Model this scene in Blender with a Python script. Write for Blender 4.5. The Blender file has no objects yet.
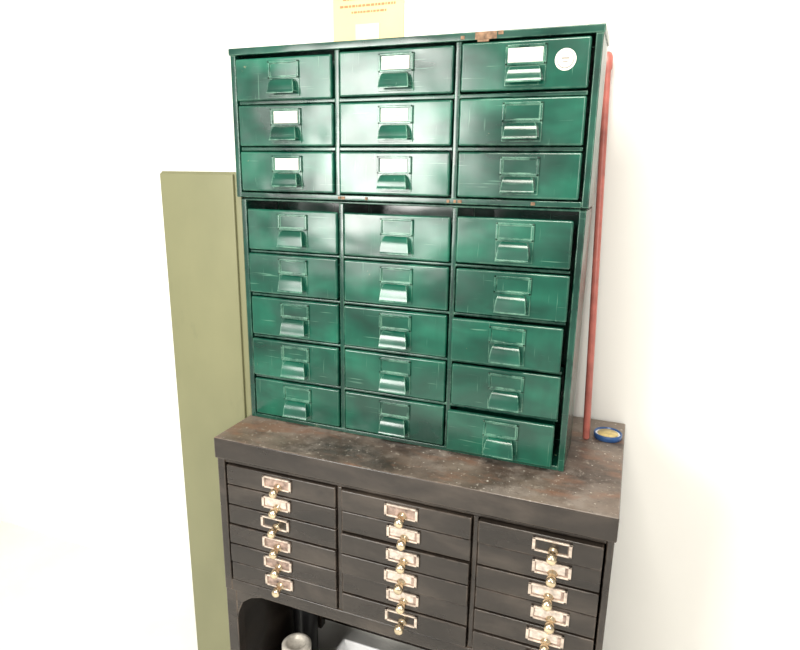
import bpy, bmesh, math, random
from mathutils import Matrix, Vector
random.seed(7)
S=1.3
H=1.22   # eye height in model units
scene=bpy.context.scene
scene.view_settings.view_transform='Standard'
def W(x,b,z): return Vector((x*S,b*S,(z+H)*S))

# ---------------- materials ----------------
class N:
    def __init__(s,name):
        s.m=bpy.data.materials.new(name); s.m.use_nodes=True
        s.t=s.m.node_tree; s.b=s.t.nodes['Principled BSDF']; s.n=s.t.nodes; s.l=s.t.links
    def mapping(s,sc,rot=(0,0,0)):
        m=s.n.new('ShaderNodeMapping'); m.inputs['Scale'].default_value=sc; m.inputs['Rotation'].default_value=rot
        g=s.n.new('ShaderNodeNewGeometry')
        s.l.new(g.outputs['Position'],m.inputs['Vector']); return m.outputs[0]
    def noise(s,sc,scale=1,detail=6,rough=.6,dist=0,rot=(0,0,0)):
        n=s.n.new('ShaderNodeTexNoise'); n.inputs['Scale'].default_value=scale
        n.inputs['Detail'].default_value=detail; n.inputs['Roughness'].default_value=rough
        n.inputs['Distortion'].default_value=dist
        s.l.new(s.mapping(sc,rot),n.inputs['Vector']); return n.outputs['Fac']
    def ramp(s,f,stops):
        r=s.n.new('ShaderNodeValToRGB'); e=r.color_ramp.elements
        while len(e)<len(stops): e.new(.5)
        for i,(p,c) in enumerate(stops):
            e[i].position=p; e[i].color=(c[0],c[1],c[2],1) if hasattr(c,'__len__') else (c,c,c,1)
        s.l.new(f,r.inputs[0]); return r.outputs[0]
    def mix(s,f,a,b,mode='MIX'):
        m=s.n.new('ShaderNodeMix'); m.data_type='RGBA'; m.blend_type=mode
        for i,v in ((0,f),(6,a),(7,b)):
            if hasattr(v,'is_linked'): s.l.new(v,m.inputs[i])
            elif hasattr(v,'__len__'): m.inputs[i].default_value=(v[0],v[1],v[2],1)
            else: m.inputs[i].default_value=v
        return m.outputs[2]
    def math(s,op,a,b=None,clamp=False):
        m=s.n.new('ShaderNodeMath'); m.operation=op; m.use_clamp=clamp
        for i,v in ((0,a),(1,b)):
            if v is None: continue
            if hasattr(v,'is_linked'): s.l.new(v,m.inputs[i])
            else: m.inputs[i].default_value=v
        return m.outputs[0]
    def edge(s,rad):
        bv=s.n.new('ShaderNodeBevel'); bv.inputs['Radius'].default_value=rad; bv.samples=4
        g=s.n.new('ShaderNodeNewGeometry')
        d=s.n.new('ShaderNodeVectorMath'); d.operation='DOT_PRODUCT'
        s.l.new(bv.outputs[0],d.inputs[0]); s.l.new(g.outputs['Normal'],d.inputs[1])
        return s.math('SUBTRACT',1.0,d.outputs['Value'],True)
    def bump(s,h,st,dist=.002):
        b=s.n.new('ShaderNodeBump'); b.inputs['Strength'].default_value=st; b.inputs['Distance'].default_value=dist
        s.l.new(h,b.inputs['Height']); s.l.new(b.outputs[0],s.b.inputs['Normal'])
    def set(s,col=None,rough=None,metal=None,coat=None):
        for k,v in (('Base Color',col),('Roughness',rough),('Metallic',metal),('Coat Weight',coat)):
            if v is None: continue
            if hasattr(v,'is_linked'): s.l.new(v,s.b.inputs[k])
            elif hasattr(v,'__len__'): s.b.inputs[k].default_value=(v[0],v[1],v[2],1)
            else: s.b.inputs[k].default_value=v
        return s.m

def green(name,dark,mid,light,wear):
    n=N(name)
    f=n.noise((3.2,3.2,6),1.7,3,.5,.3)
    c=n.ramp(f,[(.30,dark),(.5,mid),(.72,light)])
    st=n.noise((60,60,6),1,3,.5)
    c=n.mix(n.math('MULTIPLY',n.ramp(st,[(.4,0),(.7,1)]),.15),c,dark)
    s1=n.noise((9,9,260),1,2,.5,.1,(0,.45,0)); s2=n.noise((260,260,10),1,2,.5,.1,(0,.3,0))
    sm=n.math('MAXIMUM',n.ramp(s1,[(.70,0),(.76,1)]),n.ramp(s2,[(.71,0),(.77,1)]))
    c=n.mix(n.math('MULTIPLY',sm,.35),c,wear)
    e=n.edge(.004)
    en=n.noise((30,30,30),1,3)
    ef=n.math('MULTIPLY',n.math('MULTIPLY',e,9,True),n.ramp(en,[(.38,0),(.58,1)]))
    c=n.mix(n.math('MULTIPLY',ef,.8),c,wear)
    chip=n.ramp(n.noise((22,22,22),1,6,.7),[(.69,0),(.71,1)])
    c=n.mix(n.math('MULTIPLY',chip,.8),c,(.20,.22,.13))
    grime=n.noise((7,7,7),1,4,.5)
    h=n.noise((8,8,11),1,1.2,.4,.2)
    n.bump(h,.65,.006)
    n.b.inputs['Specular IOR Level'].default_value=.7
    return n.set(c,n.ramp(grime,[(.35,.17),(.65,.27)]),0)
M_G=green('green_gloss_paint',(.001,.032,.020),(.003,.072,.044),(.009,.140,.083),(.20,.42,.30))
M_GF=green('dark_green_frame_paint',(.001,.018,.012),(.002,.042,.027),(.006,.085,.053),(.14,.30,.21))
def simple(name,col,rough=.5,metal=0,var=.15,sc=20):
    n=N(name); f=n.noise((sc,sc,sc),1,4)
    c=n.ramp(f,[(.3,[v*(1-var) for v in col]),(.7,[min(1,v*(1+var)) for v in col])])
    return n.set(c,rough,metal)
M_CARD=simple('white_card',(.80,.80,.72),.7,0,.12,60)
M_RUST=simple('rust_chip',(.20,.12,.07),.8,0,.6,90)
def brown_paint():
    n=N('brown_steel_paint')
    f=n.noise((3,3,8),1.4,5,.55,.3)
    c=n.ramp(f,[(.3,(.013,.010,.008)),(.52,(.027,.021,.017)),(.74,(.062,.049,.039))])
    e=n.edge(.004); en=n.noise((30,30,30),1,3)
    ef=n.math('MULTIPLY',n.math('MULTIPLY',e,8.0,True),n.ramp(en,[(.4,0),(.62,1)]))
    c=n.mix(n.math('MULTIPLY',ef,.6),c,(.32,.24,.18))
    n.bump(n.noise((8,8,14),1,2),.35,.004)
    return n.set(c,.24,0)
M_B=brown_paint()
def brown_top():
    n=N('dusty_worn_metal_top')
    f=n.noise((3.2,5,4),1.3,7,.62,.25)
    c=n.ramp(f,[(.32,(.035,.027,.022)),(.43,(.095,.070,.055)),(.54,(.18,.137,.108)),(.70,(.28,.225,.18))])
    d=n.noise((11,11,11),1,6,.7)
    c=n.mix(n.ramp(d,[(.48,0),(.66,.55)]),c,(.31,.27,.235))
    r=n.noise((7,14,7),1,4,.6)
    c=n.mix(n.ramp(r,[(.54,0),(.66,.65)]),c,(.23,.12,.075))
    f2=n.noise((45,45,45),1,5,.7)
    c=n.mix(n.ramp(f2,[(.58,0),(.68,.45)]),c,(.50,.44,.37))
    f3=n.noise((140,140,140),1,3,.7)
    c=n.mix(n.ramp(f3,[(.62,0),(.68,.6)]),c,(.05,.04,.035))
    f4=n.noise((120,120,120),1,2,.6)
    c=n.mix(n.ramp(f4,[(.69,0),(.72,.85)]),c,(.72,.68,.6))
    n.bump(f2,.3,.002)
    return n.set(c,n.ramp(d,[(.35,.28),(.65,.65)]),0)
M_BT=brown_top()
def olive():
    n=N('olive_steel_paint')
    f=n.noise((2,2,1.2),1.4,5,.55)
    c=n.ramp(f,[(.3,(.160,.162,.083)),(.7,(.220,.218,.116))])
    sm=n.noise((14,14,5),1,6,.7)
    c=n.mix(n.ramp(sm,[(.6,0),(.75,.35)]),c,(.11,.11,.06))
    n.bump(n.noise((200,200,200),1,2),.06,.001)
    return n.set(c,.36,0)
M_O=olive()
M_BR=simple('aged_brass',(.78,.64,.44),.25,1,.25,60)
M_NI=simple('dull_nickel_frame',(.62,.52,.44),.34,.6,.35,80)
M_TAG=simple('brown_tag_card',(.30,.215,.175),.6,0,.7,70)
M_TAGL=simple('faded_tag_card',(.58,.50,.43),.6,0,.35,90)
M_RED=simple('faded_red_paint',(.50,.15,.12),.35,0,.25,20)
M_WALL=simple('white_plaster',(.90,.885,.84),.8,0,.015,3)
M_FLOOR=simple('pale_painted_concrete',(.88,.87,.83),.6,0,.04,5)
M_STEEL=simple('dull_zinc',(.75,.70,.62),.35,.35,.3,30)
M_BLK=simple('black_rubber',(.012,.012,.014),.35,0,.3,20)
M_WHT=simple('white_plastic',(.85,.85,.85),.4,0,.05,20)
M_BLUE=simple('blue_enamel',(.03,.09,.25),.3,0,.2,40)
M_GOLD=simple('amber_lacquer',(.62,.48,.20),.4,0,.3,60)
M_YEL=simple('cream_yellow_paper',(.80,.67,.36),.8,0,.05,8)
M_PALE=simple('pale_sticker',(.88,.82,.56),.7,0,.05,20)
M_INK=simple('orange_ink',(.55,.26,.12),.8,0,.1,50)
M_GREY=simple('grey_ink',(.30,.28,.25),.8,0,.1,50)

# ---------------- geometry helpers ----------------
def empty(name,loc=(0,0,0)):
    e=bpy.data.objects.new(name,None); scene.collection.objects.link(e); e.location=loc
    e.empty_display_size=.05; return e
def obj(name,bm,mats,parent=None,bevel=0,seg=2,smooth=True,solid=0,subsurf=0):
    me=bpy.data.meshes.new(name); bmesh.ops.recalc_face_normals(bm,faces=bm.faces)
    bm.to_mesh(me); bm.free()
    for m in mats: me.materials.append(m)
    o=bpy.data.objects.new(name,me); scene.collection.objects.link(o)
    if parent: o.parent=parent
    if solid:
        s=o.modifiers.new('s','SOLIDIFY'); s.thickness=solid; s.offset=0
    if bevel:
        b=o.modifiers.new('b','BEVEL'); b.width=bevel; b.segments=seg; b.limit_method='ANGLE'; b.angle_limit=math.radians(35)
    if smooth:
        for p in me.polygons: p.use_smooth=True
        if bevel:
            w=o.modifiers.new('w','WEIGHTED_NORMAL'); w.keep_sharp=True
    return o
def box(bm,x0,x1,y0,y1,z0,z1,mi=0):
    v=[bm.verts.new(W(x,y,z)) for x in (x0,x1) for y in (y0,y1) for z in (z0,z1)]
    for f in ((0,1,3,2),(4,6,7,5),(0,4,5,1),(2,3,7,6),(0,2,6,4),(1,5,7,3)):
        fc=bm.faces.new([v[i] for i in f]); fc.material_index=mi
def lathe(bm,cx,cy,prof,n=32,mi=0,axis='z',base=0,drop=0):
    rings=[]
    for r,h in prof:
        ring=[]
        for i in range(n):
            a=2*math.pi*i/n
            if axis=='z': p=W(cx+r*math.cos(a),cy+r*math.sin(a),base+h)
            else: p=W(cx+r*math.cos(a),base-h,cy+r*math.sin(a)-drop*h)
            ring.append(bm.verts.new(p))
        rings.append(ring)
    for a,b in zip(rings,rings[1:]):
        for i in range(n):
            f=bm.faces.new((a[i],a[(i+1)%n],b[(i+1)%n],b[i])); f.material_index=mi; f.smooth=True
    for r in (rings[0],rings[-1]):
        f=bm.faces.new(r); f.material_index=mi

# hood (cup) pull
def pull(name,xc,yf,z0,z1,w,d,parent,mat):
    bm=bmesh.new(); h=z1-z0
    prof=[(0,1.0,.74),(.30,.99,.78),(.62,.90,.86),(.82,.72,.92),(.92,.50,.96),(.96,.28,.99),(1.0,.12,1.01),(1.10,.03,1.03),(1.18,.03,1.04)]
    L=[];R=[]
    for o,t,f in prof:
        L.append(bm.verts.new(W(xc-w/2*f,yf-o*d,z0+t*h))); R.append(bm.verts.new(W(xc+w/2*f,yf-o*d,z0+t*h)))
    for i in range(len(prof)-1):
        bm.faces.new((L[i],L[i+1],R[i+1],R[i]))
    for side,sg in ((L,-1),(R,1)):
        b=[bm.verts.new(W(xc+sg*w/2*f*1.04,yf,z0+t*h)) for o,t,f in prof[1:7]]
        bm.faces.new((side[0],side[1],b[0]))
        for i in range(1,6): bm.faces.new((side[i],side[i+1],b[i],b[i-1]))
    obj(name,bm,[mat],parent,bevel=.0012,seg=2,solid=.0022)

def drawer(par,tag,x0,x1,z0,z1,yf,depth,card):
    """steel file drawer: pan front + body + label holder + cup pull. yf=front face depth"""
    bm=bmesh.new()
    box(bm,x0,x1,yf,yf+.010,z0,z1)
    box(bm,x0+.004,x1-.004,yf+.010,yf+depth,z0+.002,z1-.012)
    obj('drawer_front_'+tag,bm,[M_G],par,bevel=.0045,seg=3)
    xc=(x0+x1)/2+.004
    lw=.031; lt=z1-.007; lb=lt-.029
    bm=bmesh.new()
    box(bm,xc-lw,xc+lw,yf-.0016,yf+.001,z0+.006,lt)
    box(bm,xc-lw,xc+lw,yf-.0040,yf,lt-.0035,lt)
    box(bm,xc-lw,xc+lw,yf-.0040,yf,lb,lb+.0035)
    box(bm,xc-lw,xc-lw+.004,yf-.0040,yf,lb,lt)
    box(bm,xc+lw-.004,xc+lw,yf-.0040,yf,lb,lt)
    obj('label_frame_'+tag,bm,[M_G],par,bevel=.001)
    if card:
        bm=bmesh.new()
        j=random.uniform(-.002,.002)
        s=.007 if card==1 else .004
        box(bm,xc-lw+s+j,xc+lw-s+j,yf-.0030,yf-.001,lb+.004,lt-.005)
        box(bm,xc-lw+s+j+.006,xc+lw-s+j-.010,yf-.0033,yf-.0029,lb+.0125,lb+.0135,1)
        box(bm,xc-lw+s+j+.006,xc+lw-s+j-.016,yf-.0033,yf-.0029,lb+.0085,lb+.0093,1)
        obj('label_card_'+tag,bm,[M_CARD,M_GREY],par,smooth=False)
    pull('pull_'+tag,xc,yf-.0016,z0+.0095,lb-.002,.052,.0125,par,M_G)

def cabinet(name,x0,x1,yf,yb,ztop,zbot,cols,rows,t,topslab,slabproud,cards,offs):
    par=empty(name,W((x0+x1)/2,(yf+yb)/2,zbot))
    P=Matrix.Translation(-par.location)
    bm=bmesh.new()
    box(bm,x0,x0+t,yf,yb,zbot,ztop); box(bm,x1-t,x1,yf,yb,zbot,ztop)
    box(bm,x0+t,x1-t,yb-.006,yb,zbot,ztop)
    box(bm,x0-slabproud,x1+slabproud,yf-slabproud*1.2,yb,ztop-topslab,ztop)
    box(bm,x0+t,x1-t,yf,yb-.006,zbot,rows[-1][1]-.001)
    for c in cols[1:-1]:
        box(bm,c-.0045,c+.0045,yf+.001,yb-.006,zbot,ztop-topslab)
    for (a,b),(c,d) in zip(rows,rows[1:]):
        for i in range(3):
            box(bm,cols[i]+.004,cols[i+1]-.004,yf+.001,yf+.03,c,b)
    obj('frame',bm,[M_GF],par,bevel=.002)
    for r,(zt,zb) in enumerate(rows):
        for c in range(3):
            dx,dy,dz=offs.get((r,c),(0,0,0))
            g0=.0065 if c>0 else .004; g1=.0065 if c<2 else .004
            drawer(par,f'{r+1}_{c+1}',cols[c]+g0+dx,cols[c+1]-g1+dx,zb+.0015+dz,zt-.0015+dz,yf-.004-dy,.10,cards.get((r,c),0))
    for ch in par.children: ch.matrix_parent_inverse=P
    return par

up_rows=[(.1975-.0812*i,.1975-.0812*i-.0745) for i in range(3)]
cab1=cabinet('green_drawer_cabinet',-.720,-.071,.994,1.10,.213,-.050,[-.709,-.504,-.289,-.083],up_rows,.011,.012,.002,
    {(0,1):1,(0,2):2,(1,0):1,(1,1):1,(2,0):1,(2,1):1},{(0,0):(-.002,.0,-.002),(1,2):(0,.003,0),(2,1):(0,.003,0),(0,2):(0,.002,.001)})
lo_rows=[(-.070-.0855*i,-.070-.0855*i-.0805) for i in range(5)]
cab2=cabinet('green_drawer_cabinet.001',-.715,-.074,1.0,1.12,-.052,-.502,[-.704,-.501,-.287,-.087],lo_rows,.011,.004,0,
    {},{(0,2):(0,.006,.002),(1,2):(.001,.004,0),(2,2):(-.002,.009,-.001),(3,2):(0,.004,0),(4,2):(-.003,.013,0),(1,0):(0,.003,.001),(3,0):(0,.003,0),(2,1):(0,.002,0)})
def addto(o,par): o.matrix_parent_inverse=Matrix.Translation(-par.location)
bm=bmesh.new(); lathe(bm,-.122,.166,[(.0155,0),(.0155,.001)],28,0,'y',.988)
addto(obj('round_sticker',bm,[M_CARD],cab1,smooth=False),cab1)
bm=bmesh.new(); lathe(bm,-.122,.166,[(.0125,0),(.0125,.0005)],28,0,'y',.9868); lathe(bm,-.122,.166,[(.0112,0),(.0112,.0005)],28,1,'y',.9862)
box(bm,-.128,-.116,.9852,.9857,.1662,.1690,0); box(bm,-.126,-.118,.9852,.9857,.1620,.1640,0)
addto(obj('round_sticker_print',bm,[M_GREY,M_CARD],cab1,smooth=False),cab1)
bm=bmesh.new()
for x0,x1,z0,z1 in ((-.262,-.228,.2015,.2125),(-.258,-.240,.198,.202),(-.226,-.218,.207,.2125),(-.285,-.279,.203,.208)): box(bm,x0,x1,.9908,.9918,z0,z1)
addto(obj('rust_patch',bm,[M_RUST],cab1,smooth=False),cab1)
bm=bmesh.new()
for x in (-.503,-.497,-.288,-.281,-.30,-.45,-.16): box(bm,x,x+random.uniform(.004,.010),.9928,.9938,-.048,-.043)
addto(obj('worn_joint_flecks',bm,[M_RUST],cab1,smooth=False),cab1)

# ---------------- brown flat drawer cabinet ----------------
bx0,bx1,by0,by1=-.722,.022,.882,1.272
br=empty('brown_flat_file_cabinet',W(-.34,1.08,-1.22))
PB=Matrix.Translation(-br.location)
bm=bmesh.new()
box(bm,bx0,bx1,by0,by1,-.546,-.5025,0)
for f in bm.faces:
    if f.calc_center_median().z>W(0,0,-.503).z: f.material_index=1
obj('top_slab',bm,[M_B,M_BT],br,bevel=.004)
bm=bmesh.new()
zb=-.842
box(bm,bx0+.003,bx0+.020,by0+.004,by1,zb,-.546); box(bm,bx1-.014,bx1-.003,by0+.004,by1,zb,-.546)
box(bm,bx0+.02,bx1-.014,by1-.01,by1,zb,-.546)
box(bm,bx0+.02,bx1-.014,by0+.004,by1-.01,zb,-.815)
box(bm,bx0+.02,bx1-.014,by0+.006,by1-.01,-.554,-.546)
box(bm,bx0+.004,bx0+.010,by0+.03,by1-.03,-1.20,zb); box(bm,bx1-.010,bx1-.004,by0+.03,by1-.03,-1.20,zb)  # added side sheets between the legs, stand-in for shade under the cabinet
box(bm,bx0+.028,bx1-.028,by1-.016,by1-.010,-1.20,zb)  # added back sheet, keeps the space below the drawers dark
bcols=[-.702,-.453,-.199,.011]
for c in bcols[1:3]: box(bm,c-.005,c+.005,by0+.006,by1-.01,-.815,-.554)
obj('carcass',bm,[M_B],br,bevel=.003)
def leg(x0,x1,y0,y1,sx,name):
    bm=bmesh.new(); box(bm,x0,x1,y0,y1,-1.22,zb)
    xi=x1 if sx>0 else x0
    pts=[(0,0),(.065,0),(.035,-.010),(.015,-.025),(.004,-.05),(0,-.07)]
    if name.startswith('leg_f'):
        A=[bm.verts.new(W(xi+sx*p,y0,zb+q)) for p,q in pts]; B=[bm.verts.new(W(xi+sx*p,y0+.008,zb+q)) for p,q in pts]
        bm.faces.new(A); bm.faces.new(B[::-1])
        for i in range(len(pts)): bm.faces.new((A[i],A[(i+1)%6],B[(i+1)%6],B[i]))
    obj(name,bm,[M_B],br,bevel=.002)
leg(bx0+.003,bx0+.028,by0+.006,by0+.03,1,'leg_f1'); leg(bx1-.028,bx1-.003,by0+.006,by0+.03,-1,'leg_f2')
leg(bx0+.003,bx0+.028,by1-.03,by1-.006,1,'leg_b1'); leg(bx1-.028,bx1-.003,by1-.03,by1-.006,-1,'leg_b2')
xl=[-.585,-.3265,-.0705]
for c in range(3):
    for r in range(6):
        zt=-.5555-.0430*r; z0=zt-.0412
        dy=random.choice([0,0,.002,.005]); 
        bm=bmesh.new(); yf=by0+.001-dy
        box(bm,bcols[c]+.006,bcols[c+1]-.006,yf,yf+.25,z0,zt)
        obj(f'drawer_{r+1}_{c+1}',bm,[M_B],br,bevel=.003)
        zc=(z0+zt)/2+.004; x=xl[c]+random.uniform(-.004,.004); w=.031; h=.0118
        k=random.random()
        bm=bmesh.new()
        box(bm,x-w,x+w,yf-.004,yf,zc+h-.003,zc+h); box(bm,x-w,x+w,yf-.004,yf,zc-h,zc-h+.003)
        box(bm,x-w,x-w+.005,yf-.004,yf,zc-h,zc+h); box(bm,x+w-.005,x+w,yf-.004,yf,zc-h,zc+h)
        box(bm,x-w,x+w,yf-.0012,yf,zc-h,zc+h,1 if k<.85 else 2)
        if k<.5: box(bm,x-w+.006,x+w-.010,yf-.0020,yf-.001,zc-h+.005,zc+h-.004,3)
        obj(f'tag_frame_{r+1}_{c+1}',bm,[M_NI,M_TAG,M_B,M_TAGL],br,bevel=.0008)
        bm=bmesh.new()
        lathe(bm,x+.002,zc-.008,[(.0085,0),(.0085,.003),(.0058,.005),(.0054,.009),(.0070,.012),(.0084,.015),(.0084,.020),(.006,.023),(.001,.0235)],20,0,'y',yf,.2)
        obj(f'knob_{r+1}_{c+1}',bm,[M_BR],br,smooth=False)
for ch in br.children: ch.matrix_parent_inverse=PB

# ---------------- olive cabinet ----------------
ol=empty('olive_metal_cabinet',W(-.87,1.14,-1.22))
ox0,ox1,oy=-.922,-.727,1.012
bm=bmesh.new()
box(bm,ox0,ox1,oy+.006,1.272,-1.20,-.004)
box(bm,ox0+.01,ox1-.01,oy+.02,1.26,-1.22,-1.20)
obj('body',bm,[M_O],ol,bevel=.004)
bm=bmesh.new(); box(bm,ox0+.002,ox1-.014,oy,oy+.0055,-1.19,-.008)
obj('door_panel',bm,[M_O],ol,bevel=.003)
for ch in ol.children: ch.matrix_parent_inverse=Matrix.Translation(-ol.location)

# ---------------- red pole ----------------
def tube(name,p0,p1,r,mat,parent=None):
    a=Vector(p0);b=Vector(p1);d=(b-a); bm=bmesh.new()
    q=d.to_track_quat('Z','Y').to_matrix().to_4x4()
    L=d.length
    prof=[(r*.6,0),(r,.004),(r,L*.5),(r,L-.045),(r*1.35,L-.04),(r*1.35,L-.012),(r*.9,L-.003),(r*.3,L)]
    rings=[[bm.verts.new(a+(q@Vector((rr*math.cos(t*math.pi/10),rr*math.sin(t*math.pi/10),h)))) for t in range(20)] for rr,h in prof]
    for A,B in zip(rings,rings[1:]):
        for i in range(20): f=bm.faces.new((A[i],A[(i+1)%20],B[(i+1)%20],B[i])); f.smooth=True
    bm.faces.new(rings[0]); bm.faces.new(rings[-1])
    return obj(name,bm,[mat],parent,smooth=False)
tube('red_broom_handle',W(-.049,1.158,-.5025),W(-.080,1.262,.222),.0088,M_RED)
# jar lid
bm=bmesh.new(); lx,ly=-.010,1.182
lathe(bm,lx,ly,[(.025,0),(.0265,.002),(.027,.010),(.0255,.012),(.024,.011),(.0235,.008)],40,0,'z',-.5025)
lathe(bm,lx,ly,[(.0233,.0070),(.0233,.0085)],40,1,'z',-.5025)
lathe(bm,lx,ly,[(.020,.0085),(.019,.0105),(.002,.0105)],30,2,'z',-.5025)
obj('jar_lid',bm,[M_BLUE,M_WHT,M_GOLD],None,smooth=False)

# ---------------- notice on wall ----------------
no=empty('wall_notice',W(-.572,1.278,.28))
bm=bmesh.new(); box(bm,-.654,-.491,1.2765,1.2795,.17,.385)
obj('paper',bm,[M_YEL],no,smooth=False)
bm=bmesh.new()
def textrow(x0,x1,z,h):
    x=x0
    while x<x1:
        w=random.uniform(.003,.009)
        box(bm,x,min(x+w,x1),1.2758,1.2764,z,z+h); x+=w+.002
textrow(-.637,-.508,.338,.0045); textrow(-.610,-.530,.326,.004); textrow(-.63,-.515,.352,.008)
obj('lettering',bm,[M_INK],no,smooth=False)
bm=bmesh.new(); box(bm,-.600,-.545,1.2748,1.2757,.270,.304); obj('sticker',bm,[M_PALE],no,smooth=False)
for ch in no.children: ch.matrix_parent_inverse=Matrix.Translation(-no.location)

# ---------------- things under the cabinet ----------------
bm=bmesh.new()
lathe(bm,-.583,.935,[(.050,0),(.052,.004),(.052,.165),(.047,.187),(.034,.205),(.027,.211),(.027,.223),(.031,.225),(.031,.245),(.027,.249),(.020,.249),(.018,.243),(.004,.243)],36,0,'z',-1.22)
obj('metal_canister',bm,[M_STEEL],None,smooth=False)
bm=bmesh.new()
def ell(cx,cy,z,rx,ry,n=24): return [bm.verts.new(W(cx+rx*math.cos(2*math.pi*i/n),cy+ry*math.sin(2*math.pi*i/n),z)) for i in range(n)]
cx=-.672
rg=[ell(cx,1.10,-1.22,.030,.060),ell(cx,1.10,-1.19,.033,.062),ell(cx,1.115,-1.16,.030,.045),ell(cx,1.125,-1.12,.028,.034),ell(cx,1.125,-1.02,.031,.036),ell(cx,1.125,-1.015,.027,.032),ell(cx,1.125,-1.10,.022,.027)]
for A,B in zip(rg,rg[1:]):
    for i in range(24): f=bm.faces.new((A[i],A[(i+1)%24],B[(i+1)%24],B[i])); f.smooth=True
bm.faces.new(rg[0]); bm.faces.new(rg[-1])
obj('black_rubber_boot',bm,[M_BLK],None,smooth=False)
bm=bmesh.new()
def rr(z,x0,x1,y0,y1): return [bm.verts.new(W(*p,z)) for p in ((x0,y0),(x1,y0),(x1,y1),(x0,y1))]
q=[rr(-1.22,-.515,-.43,.93,1.03),rr(-1.04,-.525,-.420,.915,1.045),rr(-1.036,-.529,-.416,.911,1.049),rr(-1.032,-.525,-.420,.915,1.045),rr(-1.036,-.521,-.424,.919,1.041),rr(-1.075,-.519,-.426,.921,1.039)]
for A,B in zip(q,q[1:]):
    for i in range(4): bm.faces.new((A[i],A[(i+1)%4],B[(i+1)%4],B[i]))
bm.faces.new(q[0]); bm.faces.new(q[-1])
obj('white_plastic_tub',bm,[M_WHT],None,bevel=.004)

# ---------------- room ----------------
bm=bmesh.new(); box(bm,-3.2,2.4,1.28,1.34,-1.22,.9); obj('wall_back',bm,[M_WALL],smooth=False)
bm=bmesh.new(); box(bm,-3.2,2.4,-2.0,1.34,-1.27,-1.22); obj('floor',bm,[M_FLOOR],smooth=False)

# ---------------- light ----------------
w=bpy.data.worlds.new('room_light'); scene.world=w; w.use_nodes=True
w.node_tree.nodes['Background'].inputs[0].default_value=(1,.975,.93,1); w.node_tree.nodes['Background'].inputs[1].default_value=.52
def area(name,loc,tgt,sx,sy,power,col):
    l=bpy.data.lights.new(name,'AREA'); l.shape='RECTANGLE'; l.size=sx; l.size_y=sy; l.energy=power; l.color=col
    o=bpy.data.objects.new(name,l); scene.collection.objects.link(o); o.location=loc
    o.rotation_euler=(Vector(tgt)-Vector(loc)).to_track_quat('-Z','Y').to_euler()
area('window_light',(-1.75,-1.5,1.75),(-.5,1.3,1.2),.9,1.3,76,(1,.985,.94))
area('added_side_light',(.9,-1.6,2.0),(0,1.3,1.2),.5,1.2,36,(1,.97,.91))  # added lamp without a known window, for glossy streaks on the drawers
area('added_top_light',(-.3,.0,2.9),(-.3,1.3,1.2),.7,.7,42,(1,.95,.85))  # added overhead lamp, no known fixture, lifts the wall to white

# ---------------- camera ----------------
cam=bpy.data.cameras.new('camera'); co=bpy.data.objects.new('camera',cam); scene.collection.objects.link(co)
cam.sensor_width=36; cam.lens=605/800*36; cam.clip_start=.02
X=Vector((.9324,.3611,.0145)).normalized(); Z=Vector((.3467,-.9054,.2444)); Z=(Z-X*Z.dot(X)).normalized(); Y=Z.cross(X)
m=Matrix((X,Y,Z)).transposed().to_4x4(); m.translation=W(0,0,0); co.matrix_world=m
scene.camera=co
